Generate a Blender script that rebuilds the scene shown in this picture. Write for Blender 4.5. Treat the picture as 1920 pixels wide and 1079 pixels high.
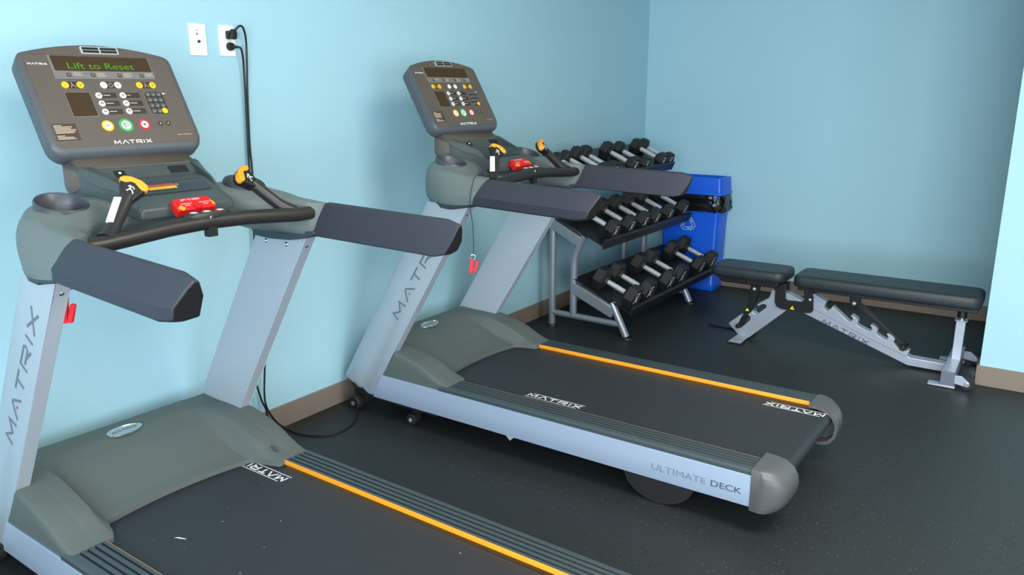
import bpy, bmesh, math, random
from mathutils import Matrix, Vector
for o in list(bpy.data.objects): bpy.data.objects.remove(o)
random.seed(7)
SC = bpy.context.scene
COL = SC.collection
R = math.radians
# ------------------------------------------------------------------ camera
FPX = 1505.33
yaw, pitch, roll = 0.5944, -0.2426, 0.0005
f = Vector((-math.sin(yaw)*math.cos(pitch), math.cos(yaw)*math.cos(pitch), math.sin(pitch)))
r_ = Vector((math.cos(yaw), math.sin(yaw), 0)); u_ = r_.cross(f)
cr, sr = math.cos(roll), math.sin(roll)
X_, Y_ = cr*r_+sr*u_, -sr*r_+cr*u_
cam_d = bpy.data.cameras.new('camera'); cam = bpy.data.objects.new('camera', cam_d); COL.objects.link(cam)
m = Matrix.Identity(4)
for i in range(3): m[i][0], m[i][1], m[i][2] = X_[i], Y_[i], -f[i]
m.translation = (2.7626, -1.3829, 1.4909)
cam.matrix_world = m
cam_d.sensor_width = 36.0; cam_d.lens = FPX/1920*36.0
cam_d.clip_start = 0.02
SC.camera = cam
# ------------------------------------------------------------------ world, light, exposure
D = 4.592                                     # back wall
XR, YF, ZC = 5.6, -2.7, 2.75                  # right wall, wall behind the camera, ceiling
w = bpy.data.worlds.new('world'); SC.world = w; w.use_nodes = True
w.node_tree.nodes['Background'].inputs[0].default_value = (0.62, 0.82, 1.0, 1)
w.node_tree.nodes['Background'].inputs[1].default_value = 1.0
def area(name, loc, rot, sx, sy, power, color):
    l = bpy.data.lights.new(name, 'AREA'); l.shape = 'RECTANGLE'; l.size = sx; l.size_y = sy
    l.energy = power; l.color = color
    o = bpy.data.objects.new(name, l); COL.objects.link(o); o.location = loc; o.rotation_euler = rot
    return o
area('window_daylight_front', (3.35, YF-0.05, 1.45), (R(90), 0, 0), 3.7, 2.0, 262, (0.82, 0.93, 1.0))
area('window_daylight_right', (XR+0.05, -1.3, 1.35), (R(90), 0, R(90)), 2.0, 1.8, 110, (0.76, 0.90, 1.0))
area('ceiling_fill', (3.2, 0.6, ZC-0.03), (0, 0, 0), 1.6, 1.0, 95, (1.0, 0.92, 0.80))  # warm fill light added under the ceiling, not a visible lamp
vs = SC.view_settings
SC.display_settings.display_device = 'sRGB'
vs.view_transform = 'Standard'; vs.look = 'None'; vs.gamma = 1.0; vs.use_curve_mapping = False
vs.exposure = 0.06
# ------------------------------------------------------------------ materials
def lin(c):
    c = c/255.0
    return c/12.92 if c <= 0.04045 else ((c+0.055)/1.055)**2.4
MATS = {}
def mat(name, rgb, rough=0.5, metal=0.0, spec=0.5, emit=None, estr=0.0, noise=0.0, nscale=80, bump=0.0, bscale=300, coat=0.0):
    m = bpy.data.materials.new(name); m.use_nodes = True
    nt = m.node_tree; b = nt.nodes['Principled BSDF']
    col = (lin(rgb[0]), lin(rgb[1]), lin(rgb[2]), 1)
    b.inputs['Base Color'].default_value = col
    b.inputs['Roughness'].default_value = rough
    b.inputs['Metallic'].default_value = metal
    b.inputs['Specular IOR Level'].default_value = spec
    b.inputs['Coat Weight'].default_value = coat
    if emit:
        b.inputs['Emission Color'].default_value = (lin(emit[0]), lin(emit[1]), lin(emit[2]), 1)
        b.inputs['Emission Strength'].default_value = estr
    tc = nt.nodes.new('ShaderNodeTexCoord')
    if noise:
        n = nt.nodes.new('ShaderNodeTexNoise'); n.inputs['Scale'].default_value = nscale; n.inputs['Detail'].default_value = 4
        nt.links.new(tc.outputs['Object'], n.inputs['Vector'])
        mx = nt.nodes.new('ShaderNodeMix'); mx.data_type = 'RGBA'
        mx.inputs[6].default_value = tuple(c*(1-noise) for c in col[:3])+(1,)
        mx.inputs[7].default_value = tuple(min(1, c*(1+noise)) for c in col[:3])+(1,)
        nt.links.new(n.outputs['Fac'], mx.inputs[0]); nt.links.new(mx.outputs[2], b.inputs['Base Color'])
    if bump:
        n2 = nt.nodes.new('ShaderNodeTexNoise'); n2.inputs['Scale'].default_value = bscale; n2.inputs['Detail'].default_value = 3
        nt.links.new(tc.outputs['Object'], n2.inputs['Vector'])
        bp = nt.nodes.new('ShaderNodeBump'); bp.inputs['Strength'].default_value = bump; bp.inputs['Distance'].default_value = 0.001
        nt.links.new(n2.outputs['Fac'], bp.inputs['Height']); nt.links.new(bp.outputs['Normal'], b.inputs['Normal'])
    MATS[name] = m
    return m
mat('wall', (165, 206, 220), 0.62, spec=0.25, noise=0.02, nscale=3, bump=0.25, bscale=260)
mat('warm_wall', (196, 176, 150), 0.8)
mat('ceiling', (226, 214, 196), 0.85)
mat('baseboard', (128, 116, 106), 0.45)
mat('silver', (176, 184, 196), 0.42, metal=0.55, bump=0.1, bscale=900)
mat('rail_silver', (176, 192, 216), 0.36, metal=0.35)
mat('upright_paint', (178, 186, 196), 0.5, metal=0.35)
mat('cap_grey', (86, 87, 89), 0.40, metal=0.2, bump=0.3, bscale=1200)
mat('shroud', (86, 94, 92), 0.55, bump=0.5, bscale=1500, spec=0.35)
mat('shroud_dark', (46, 58, 66), 0.5)
mat('pod', (104, 113, 113), 0.5, bump=0.4, bscale=1500, spec=0.35)
mat('console', (76, 80, 86), 0.42, bump=0.3, bscale=1600)
mat('console_face', (88, 80, 74), 0.42)
mat('cup', (60, 64, 72), 0.38)
mat('tray', (66, 74, 76), 0.42, bump=0.3, bscale=1600)
mat('pad', (45, 47, 58), 0.55, bump=0.6, bscale=1400)
mat('pad_tip', (50, 55, 64), 0.38)
mat('grip', (36, 34, 34), 0.42)
mat('deck_plastic', (58, 68, 72), 0.42)
mat('groove', (24, 30, 36), 0.6)
mat('gloss_black', (18, 16, 15), 0.12, coat=0.5)
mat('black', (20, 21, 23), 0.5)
mat('black_metal', (22, 22, 25), 0.42)
mat('rubber', (26, 27, 29), 0.62, bump=0.3, bscale=700)
mat('under', (14, 14, 16), 0.7)
mat('orange', (232, 152, 36), 0.42)
mat('button_yellow', (246, 184, 24), 0.4)
mat('white', (235, 235, 232), 0.45)
mat('plate_white', (240, 240, 236), 0.35)
mat('grey_mark', (100, 106, 122), 0.5)
mat('thin_mark', (116, 124, 142), 0.5)
mat('purple_mark', (66, 62, 92), 0.5)
mat('red', (196, 18, 20), 0.4)
mat('clip_red', (214, 30, 44), 0.4)
mat('green', (48, 160, 84), 0.4)
mat('yellow', (240, 214, 20), 0.45)
mat('screen', (62, 46, 30), 0.14)
mat('panel_grey', (112, 110, 108), 0.45)
mat('panel_dark', (52, 44, 42), 0.4)
mat('label_brown', (66, 50, 42), 0.5)
mat('label_text', (176, 160, 140), 0.5)
mat('led_text', (50, 100, 10), 0.5, emit=(110, 200, 20), estr=0.33)
mat('led_dim', (50, 46, 16), 0.5, emit=(120, 120, 20), estr=0.12)
mat('chrome', (228, 228, 232), 0.16, metal=1.0)
mat('brushed', (225, 226, 230), 0.30, metal=0.6)
mat('blue_bin', (14, 92, 222), 0.32, spec=0.5)
mat('blue_inner', (10, 50, 130), 0.5)
mat('bag', (20, 20, 22), 0.22, bump=1.0, bscale=45)
mat('rack_grey', (146, 153, 163), 0.36, metal=0.5)
mat('bench_silver', (178, 186, 200), 0.38, metal=0.5)
mat('vinyl', (36, 44, 50), 0.46, bump=0.35, bscale=900)
mat('cord', (24, 24, 34), 0.45)
mat('chart_red', (176, 78, 62), 0.5)
mat('badge', (168, 186, 186), 0.3, metal=0.6)
mat('logo_white', (222, 222, 226), 0.5)
mat('scuff', (58, 66, 72), 0.6)
# rubber floor with coloured flecks
fm = bpy.data.materials.new('floor_rubber'); fm.use_nodes = True; MATS['floor'] = fm
nt = fm.node_tree; b = nt.nodes['Principled BSDF']
tc = nt.nodes.new('ShaderNodeTexCoord')
vor = nt.nodes.new('ShaderNodeTexVoronoi'); vor.inputs['Scale'].default_value = 75
nt.links.new(tc.outputs['Object'], vor.inputs['Vector'])
ramp = nt.nodes.new('ShaderNodeValToRGB'); ramp.color_ramp.elements[0].position = 0.10; ramp.color_ramp.elements[1].position = 0.24
ramp.color_ramp.elements[0].color = (1, 1, 1, 1); ramp.color_ramp.elements[1].color = (0, 0, 0, 1)
nt.links.new(vor.outputs['Distance'], ramp.inputs[0])
sep = nt.nodes.new('ShaderNodeSeparateColor'); nt.links.new(vor.outputs['Color'], sep.inputs[0])
gt = nt.nodes.new('ShaderNodeMath'); gt.operation = 'GREATER_THAN'; gt.inputs[1].default_value = 0.80
nt.links.new(sep.outputs[0], gt.inputs[0])
mul = nt.nodes.new('ShaderNodeMath'); mul.operation = 'MULTIPLY'
nt.links.new(gt.outputs[0], mul.inputs[0]); nt.links.new(ramp.outputs[0], mul.inputs[1])
big = nt.nodes.new('ShaderNodeTexNoise'); big.inputs['Scale'].default_value = 60; big.inputs['Detail'].default_value = 8; big.inputs['Roughness'].default_value = 0.75
nt.links.new(tc.outputs['Object'], big.inputs['Vector'])
mb_ = nt.nodes.new('ShaderNodeMix'); mb_.data_type = 'RGBA'
mb_.inputs[6].default_value = (0.006, 0.008, 0.009, 1); mb_.inputs[7].default_value = (0.030, 0.035, 0.036, 1)
nt.links.new(big.outputs['Fac'], mb_.inputs[0])
mf_ = nt.nodes.new('ShaderNodeMix'); mf_.data_type = 'RGBA'; mf_.inputs[7].default_value = (0.10, 0.10, 0.085, 1)
nt.links.new(mul.outputs[0], mf_.inputs[0]); nt.links.new(mb_.outputs[2], mf_.inputs[6]); nt.links.new(mf_.outputs[2], b.inputs['Base Color'])
b.inputs['Roughness'].default_value = 0.5; b.inputs['Specular IOR Level'].default_value = 0.35
bp = nt.nodes.new('ShaderNodeBump'); bp.inputs['Strength'].default_value = 0.35; bp.inputs['Distance'].default_value = 0.002
nt.links.new(big.outputs['Fac'], bp.inputs['Height']); nt.links.new(bp.outputs['Normal'], b.inputs['Normal'])
# belt: black with faint dusty specks
bm_ = mat('belt', (38, 40, 46), 0.5, noise=0.18, nscale=18, bump=0.4, bscale=1200, spec=0.45)

# ------------------------------------------------------------------ mesh builder
class MB:
    def __init__(s, M=None): s.v = []; s.f = []; s.m = []; s.sl = []; s.M = M
    def slot(s, name):
        if name not in s.sl: s.sl.append(name)
        return s.sl.index(name)
    def add(s, vs, fs, mt):
        k = len(s.v); i = s.slot(mt)
        for p in vs:
            p = Vector(p)
            if s.M is not None: p = s.M @ p
            s.v.append(p)
        for f in fs: s.f.append([a+k for a in f]); s.m.append(i)
        return s
    def box(s, a, b, mt):
        x0, y0, z0 = a; x1, y1, z1 = b
        vs = [(x, y, z) for x in (x0, x1) for y in (y0, y1) for z in (z0, z1)]
        return s.add(vs, [(0,1,3,2),(4,6,7,5),(0,4,5,1),(2,3,7,6),(0,2,6,4),(1,5,7,3)], mt)
    def prism(s, poly, t0, t1, mt, P=lambda a, b, t: (a, t, b), inset=None):
        """poly in (a,b), extruded along t; P maps (a,b,t) to xyz"""
        n = len(poly)
        vs = [P(a, b, t0) for a, b in poly]+[P(a, b, t1) for a, b in poly]
        fs = [tuple(range(n)), tuple(range(2*n-1, n-1, -1))]
        fs += [(i, n+i, n+(i+1) % n, (i+1) % n) for i in range(n)]
        return s.add(vs, fs, mt)
    def loft(s, rings, mt, cap=True, closed=True):
        n = len(rings[0]); vs = [p for rg in rings for p in rg]; fs = []
        for k in range(len(rings)-1):
            for i in range(n if closed else n-1):
                j = (i+1) % n
                fs.append((k*n+i, k*n+j, (k+1)*n+j, (k+1)*n+i))
        if cap: fs.append(tuple(range(n-1, -1, -1))); fs.append(tuple((len(rings)-1)*n+i for i in range(n)))
        return s.add(vs, fs, mt)
    def tube(s, path, r, mt, n=14, cap=True, flat=None):
        P = [Vector(p) for p in path]; rings = []
        rr = r if isinstance(r, (list, tuple)) else [r]*len(P)
        T0 = (P[1]-P[0]).normalized(); a = T0.orthogonal().normalized()
        for i, p in enumerate(P):
            T = ((P[min(i+1, len(P)-1)]-P[i]).normalized()+(P[i]-P[max(i-1, 0)]).normalized())
            T = T.normalized() if T.length > 1e-6 else T0
            a = (a-T*a.dot(T)).normalized(); b = T.cross(a)
            rings.append([p+(a*math.cos(2*math.pi*k/n)+b*math.sin(2*math.pi*k/n))*rr[i] for k in range(n)])
        return s.loft(rings, mt, cap)
    def disc(s, c, nrm, r, h, mt, n=24, r2=None):
        """short cylinder from c along nrm by h; r2 = top radius"""
        c = Vector(c); N = Vector(nrm).normalized(); a = N.orthogonal().normalized(); b = N.cross(a); r2 = r if r2 is None else r2
        rings = [[c+(a*math.cos(2*math.pi*k/n)+b*math.sin(2*math.pi*k/n))*q+N*t for k in range(n)] for q, t in ((r, 0), (r2, h))]
        return s.loft(rings, mt)
    def dome(s, c, nrm, r, mt, sc=0.7, n=14):
        c = Vector(c); N = Vector(nrm).normalized(); a = N.orthogonal().normalized(); b = N.cross(a)
        rings = [[c+(a*math.cos(2*math.pi*k/n)+b*math.sin(2*math.pi*k/n))*r*math.cos(t)+N*r*sc*math.sin(t) for k in range(n)] for t in [0, .35, .7, 1.05, 1.4]]
        return s.loft(rings, mt)
    def stroke(s, pts, wd, z0, z1, mt, closed=False):
        """2d polyline band in the local xy plane"""
        P = [Vector((a, b)) for a, b in pts]; n = len(P); L = []; Rr = []
        for i in range(n):
            if closed: d0 = (P[i]-P[i-1]).normalized(); d1 = (P[(i+1) % n]-P[i]).normalized()
            else:
                d1 = (P[min(i+1, n-1)]-P[min(i, n-2)]).normalized(); d0 = (P[max(i, 1)]-P[max(i, 1)-1]).normalized()
            t = (d0+d1); t = t.normalized() if t.length > 0.3 else d1
            nn = Vector((-t.y, t.x)); k = 1/max(0.45, nn.dot(Vector((-d1.y, d1.x))))
            L.append(P[i]+nn*wd/2*k); Rr.append(P[i]-nn*wd/2*k)
        vs = [(p.x, p.y, z) for z in (z0, z1) for q in (L, Rr) for p in q]; fs = []
        for i in range(n if closed else n-1):
            j = (i+1) % n
            fs += [(i, n+i, n+j, j), (2*n+i, 2*n+j, 3*n+j, 3*n+i), (i, j, 2*n+j, 2*n+i), (n+i, 3*n+i, 3*n+j, n+j)]
        if not closed: fs += [(0, 2*n, 3*n, n), (n-1, 2*n-1, 4*n-1, 3*n-1)]
        s.add(vs, fs, mt)
        return s
    def build(s, name, parent=None, bevel=0.0, seg=2, ang=32, label=None, subsurf=0):
        me = bpy.data.meshes.new(name); me.from_pydata([tuple(p) for p in s.v], [], s.f)
        for n in s.sl: me.materials.append(MATS[n])
        for p, i in zip(me.polygons, s.m): p.material_index = i
        bm = bmesh.new(); bm.from_mesh(me)
        bmesh.ops.remove_doubles(bm, verts=bm.verts, dist=1e-6)
        bmesh.ops.recalc_face_normals(bm, faces=bm.faces)
        for fc in bm.faces: fc.smooth = True
        for e in bm.edges:
            e.smooth = not (len(e.link_faces) == 2 and e.calc_face_angle(0) > R(ang))
        bm.to_mesh(me); bm.free()
        o = bpy.data.objects.new(name, me); COL.objects.link(o)
        if bevel:
            md = o.modifiers.new('bevel', 'BEVEL'); md.width = bevel; md.segments = seg; md.limit_method = 'ANGLE'; md.angle_limit = R(40)
            md.harden_normals = False
        if subsurf:
            md = o.modifiers.new('subsurf', 'SUBSURF'); md.levels = subsurf; md.render_levels = subsurf
        if parent: o.parent = parent
        if label: o['label'] = label
        return o
def frame(o, x, y):
    x = Vector(x).normalized(); y = Vector(y); y = (y-x*y.dot(x)).normalized(); z = x.cross(y); o = Vector(o)
    return Matrix(((x.x, y.x, z.x, o.x), (x.y, y.y, z.y, o.y), (x.z, y.z, z.z, o.z), (0, 0, 0, 1)))
_tc = {}
def glyphs(txt):
    if txt in _tc: return _tc[txt]
    c = bpy.data.curves.new('t', 'FONT'); c.body = txt; c.extrude = 0
    o = bpy.data.objects.new('t', c); COL.objects.link(o)
    dg = bpy.context.evaluated_depsgraph_get(); me = bpy.data.meshes.new_from_object(o.evaluated_get(dg))
    vs = [tuple(v.co) for v in me.vertices]; fs = [tuple(p.vertices) for p in me.polygons]
    bpy.data.objects.remove(o); bpy.data.meshes.remove(me); bpy.data.curves.remove(c)
    x0 = min(v[0] for v in vs); x1 = max(v[0] for v in vs); y1 = max(v[1] for v in vs)
    _tc[txt] = ([((v[0]-x0)/(x1-x0), v[1]/y1) for v in vs], fs)
    return _tc[txt]
def put_text(mb, txt, M, wd, h, mt, z=0.0004):
    vs, fs = glyphs(txt); old = mb.M; mb.M = M if old is None else old @ M
    mb.add([(a*wd, b_*h, z) for a, b_ in vs], fs, mt); mb.M = old
LET = [('M', 1.25, [[(0, 0), (.10, 1), (.62, .30), (1.14, 1), (1.25, 0)]]), ('A', 1.2, [[(0, 0), (.55, 1), (.68, 1), (1.2, 0)]]),
       ('T', 1.1, [[(0, 1), (1.1, 1)], [(.55, 1), (.55, 0)]]), ('R', 1.1, [[(0, 0), (0, .96), (.98, .96), (1.1, .72), (.98, .42), (.22, .42)], [(.55, .42), (1.12, 0)]]),
       ('I', 0.06, [[(.03, 0), (.03, 1)]]), ('X', 1.1, [[(0, 0), (1.1, 1)], [(0, 1), (1.1, 0)]])]
def wordmark(mb, M, wd, h, mt, dot='clip_red', th=.17):
    """six wide geometric capitals, the A without a crossbar"""
    gaps = [.38, .26, .42, .46, .46, 0]; tot = sum(l[1] for l in LET)+sum(gaps); k = wd/tot
    old = mb.M; mb.M = M if old is None else old @ M; x = 0
    for (ch, lw, sts), g in zip(LET, gaps):
        for q_, st in enumerate(sts): mb.stroke([((x+a)*k, b_*h) for a, b_ in st], th*h*1.15, 0.0002, 0.0006+.0002*q_, mt)
        if ch == 'A' and dot: mb.disc(((x+.6)*k, .33*h, 0.0002), (0, 0, 1), .11*h, .0007, dot, 10)
        x += lw+g
    mb.M = old
def tag(o, label, cat, group=None, kind=None):
    if label: o['label'] = label
    if cat: o['category'] = cat
    if group: o['group'] = group
    if kind: o['kind'] = kind
    return o
def empty(name, loc, rz=0):
    o = bpy.data.objects.new(name, None); COL.objects.link(o); o.location = loc; o.rotation_euler = (0, 0, rz); o.empty_display_size = 0.1
    return o
def struct(name, mb, bevel=0): return tag(mb.build(name, None, bevel), None, None, kind='structure')
def lerp(a, b, t): return a+(b-a)*t
def pl(tab, x):
    if x <= tab[0][0]: return tab[0][1]
    for (a, b), (c, d) in zip(tab, tab[1:]):
        if x <= c: return lerp(b, d, (x-a)/(c-a))
    return tab[-1][1]

# ------------------------------------------------------------------ room shell
T = 0.15
struct('floor', MB().box((-T, YF-T, -0.1), (XR+T, D+T, 0), 'floor'))
struct('ceiling', MB().box((-T, YF-T, ZC), (XR+T, D+T, ZC+0.1), 'ceiling'))
struct('wall_left', MB().box((-T, YF-T, 0), (0, D+T, ZC), 'wall'))
struct('wall_back', MB().box((0, D, 0), (XR+T, D+T, ZC), 'wall'))
PX, PY = 2.563, 3.2316
struct('wall_partition', MB().box((PX, PY, 0), (XR, PY+0.16, ZC), 'wall'))
# right wall and wall behind the camera, both with window openings
wr = MB(); y0, y1, z0, z1 = -2.3, -0.3, 0.45, 2.25
wr.box((XR, YF, 0), (XR+T, y0, ZC), 'warm_wall').box((XR, y1, 0), (XR+T, D, ZC), 'warm_wall')
wr.box((XR, y0, 0), (XR+T, y1, z0), 'warm_wall').box((XR, y0, z1), (XR+T, y1, ZC), 'warm_wall')
struct('wall_right', wr)
wf = MB(); x0, x1, zz0, zz1 = 1.5, 5.2, 0.45, 2.45
wf.box((0, YF-T, 0), (x0, YF, ZC), 'warm_wall').box((x1, YF-T, 0), (XR, YF, ZC), 'warm_wall')
wf.box((x0, YF-T, 0), (x1, YF, zz0), 'warm_wall').box((x0, YF-T, zz1), (x1, YF, ZC), 'warm_wall')
struct('wall_front', wf)
def win(name, horizontal, a0, a1, c, z0, z1):
    mb = MB()
    def bar(p0, p1, q0, q1):
        if horizontal: mb.box((p0, c-.02, q0), (p1, c+.03, q1), 'white')
        else: mb.box((c-.03, p0, q0), (c+.02, p1, q1), 'white')
    bar(a0, a1, z0, z0+.05); bar(a0, a1, z1-.05, z1)
    for k in range(4):
        x = lerp(a0, a1-.05, k/3); bar(x, x+.05, z0+.05, z1-.05)
    struct(name, mb)
win('window_1', True, x0, x1, YF-.01, zz0, zz1)
win('window_2', False, y0, y1, XR+.01, z0, z1)
BH = 0.104
struct('baseboard_left', MB().box((0, YF, 0), (0.012, D-0.012, BH), 'baseboard'), 0.002)
struct('baseboard_back', MB().box((0.012, D-0.012, 0), (XR, D, BH), 'baseboard'), 0.002)
struct('baseboard_partition', MB().box((PX-0.012, PY-0.012, 0), (XR, PY, BH), 'baseboard').box((PX-0.012, PY, 0), (PX, PY+0.16, BH), 'baseboard'), 0.002)

# ------------------------------------------------------------------ wall plates and cords
def plate(name, y, z, label):
    t = empty(name, (0, y, z)); tag(t, label, 'wall plate')
    MB().box((0.0002, -.037, -.058), (.006, .037, .058), 'plate_white').build('cover_plate', t, .002)
    return t
t = plate('wall_plate', 0.578, 1.671, 'white wall plate with a round socket, left of the plate holding the two plugs')
fx = (1, 0, 0)
MB().disc((.006, 0, -.006), fx, .0075, .003, 'brushed', 14).disc((.009, 0, -.006), fx, .0045, .005, 'black', 10).build('socket', t)
MB().box((.0062, -.006, .018), (.0072, -.001, .024), 'black').box((.0062, -.008, .034), (.0068, .004, .036), 'grey_mark').build('jack', t)
t = plate('outlet_plate', 0.709, 1.673, 'white outlet plate with two black plugs in it')
for s in (-1, 1):
    MB().disc((.006, 0, s*.0195), fx, .0165, .0015, 'plate_white', 20).build('socket', t)
def cord(name, pts, plug, label):
    t = empty(name, plug); L = Vector(plug)
    sp = []
    P = [Vector(p) for p in pts]
    P = [P[0]]+P+[P[-1]]
    for i in range(1, len(P)-2):
        for k in range(6):
            q = k/6; a, b_, c, d = P[i-1], P[i], P[i+1], P[i+2]
            sp.append(0.5*((2*b_)+(c-a)*q+(2*a-5*b_+4*c-d)*q*q+(3*b_-a-3*c+d)*q**3)-L)
    sp.append(P[-2]-L)
    MB().tube(sp, .0042, 'cord', 10).build('cable', t)
    tag(t, label, 'power cord')
    return t
pA = (.0078, .716, 1.694); pB = (.0078, .716, 1.652)
cA = cord('power_cord', [(.032, .722, 1.706), (.05, .735, 1.728), (.045, .757, 1.722), (.03, .778, 1.68), (.025, .778, 1.59), (.022, .772, 1.47), (.022, .764, 1.27), (.022, .766, 1.16), (.03, .76, .8),
     (.035, .755, .6), (.04, .745, .385), (.045, .722, .2), (.05, .735, .12), (.04, .79, .04), (.05, .83, .006), (.12, .820, .006), (.194, .840, .006), (.252, .892, .006), (.267, .963, .006), (.245, 1.044, .006), (.19, 1.123, .006), (.14, 1.185, .012), (.16, 1.26, .05), (.22, 1.32, .09)],
     pA, 'black cord from the upper plug, looping on the floor behind the far treadmill')
MB().box((0, -.016, -.014), (.02, .012, .016), 'black').prism([(-.016, -.014), (.012, -.014), (.014, .012), (.006, .022), (-.008, .022)], .02, .036, 'black', lambda a, b, t: (t, a, b)).build('plug', cA, .003)
cB = cord('power_cord', [(.030, .728, 1.650), (.036, .745, 1.646), (.03, .757, 1.61), (.024, .762, 1.56), (.022, .762, 1.47), (.022, .756, 1.27), (.022, .752, 1.16), (.03, .74, .8), (.035, .69, .42),
     (.045, .68, .30), (.05, .70, .19), (.055, .72, .12), (.06, .70, .03), (.10, .60, .006), (.16, .50, .006), (.22, .40, .05), (.24, .32, .09)],
     pB, 'black power cord from the lower round plug, dropping behind the near treadmill')
MB().disc((0, 0, 0), fx, .0165, .016, 'black', 20, .014).tube([(.012, 0, 0), (.02, .006, -.001), (.022, .016, -.002)], .006, 'black', 10).build('plug', cB, .001)

# ------------------------------------------------------------------ treadmill
CU, CZ, CT = 0.3167, 1.3264, 0.5197
ct, st = math.cos(CT), math.sin(CT)
def cp(v, w, d=0): return (CU-w*st+d*ct, v, CZ+w*ct+d*st)
CM = frame(cp(0, 0), (0, 1, 0), (-st, 0, ct))          # console face: x = right, y = up the face, z = out of it
def rect(mb, v0, w0, v1, w1, mt, z=.0005, sk=0): 
    mb.add([(v0, w0, 0), (v1, w0, 0), (v1, w1, 0), (v0, w1, 0), (v0, w0, z), (v1, w0, z), (v1, w1, z), (v0, w1, z)], [(0,1,2,3),(7,6,5,4),(0,4,5,1),(1,5,6,2),(2,6,7,3),(3,7,4,0)], mt)
def rrect(v0, w0, v1, w1, r, n=5):
    out = []
    for cx, cy, a0 in ((v1-r, w0+r, -90), (v1-r, w1-r, 0), (v0+r, w1-r, 90), (v0+r, w0+r, 180)):
        out += [(cx+r*math.cos(R(a0+90*k/n)), cy+r*math.sin(R(a0+90*k/n))) for k in range(n+1)]
    return out
XY = lambda a, b, t: (a, b, t)

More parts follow.
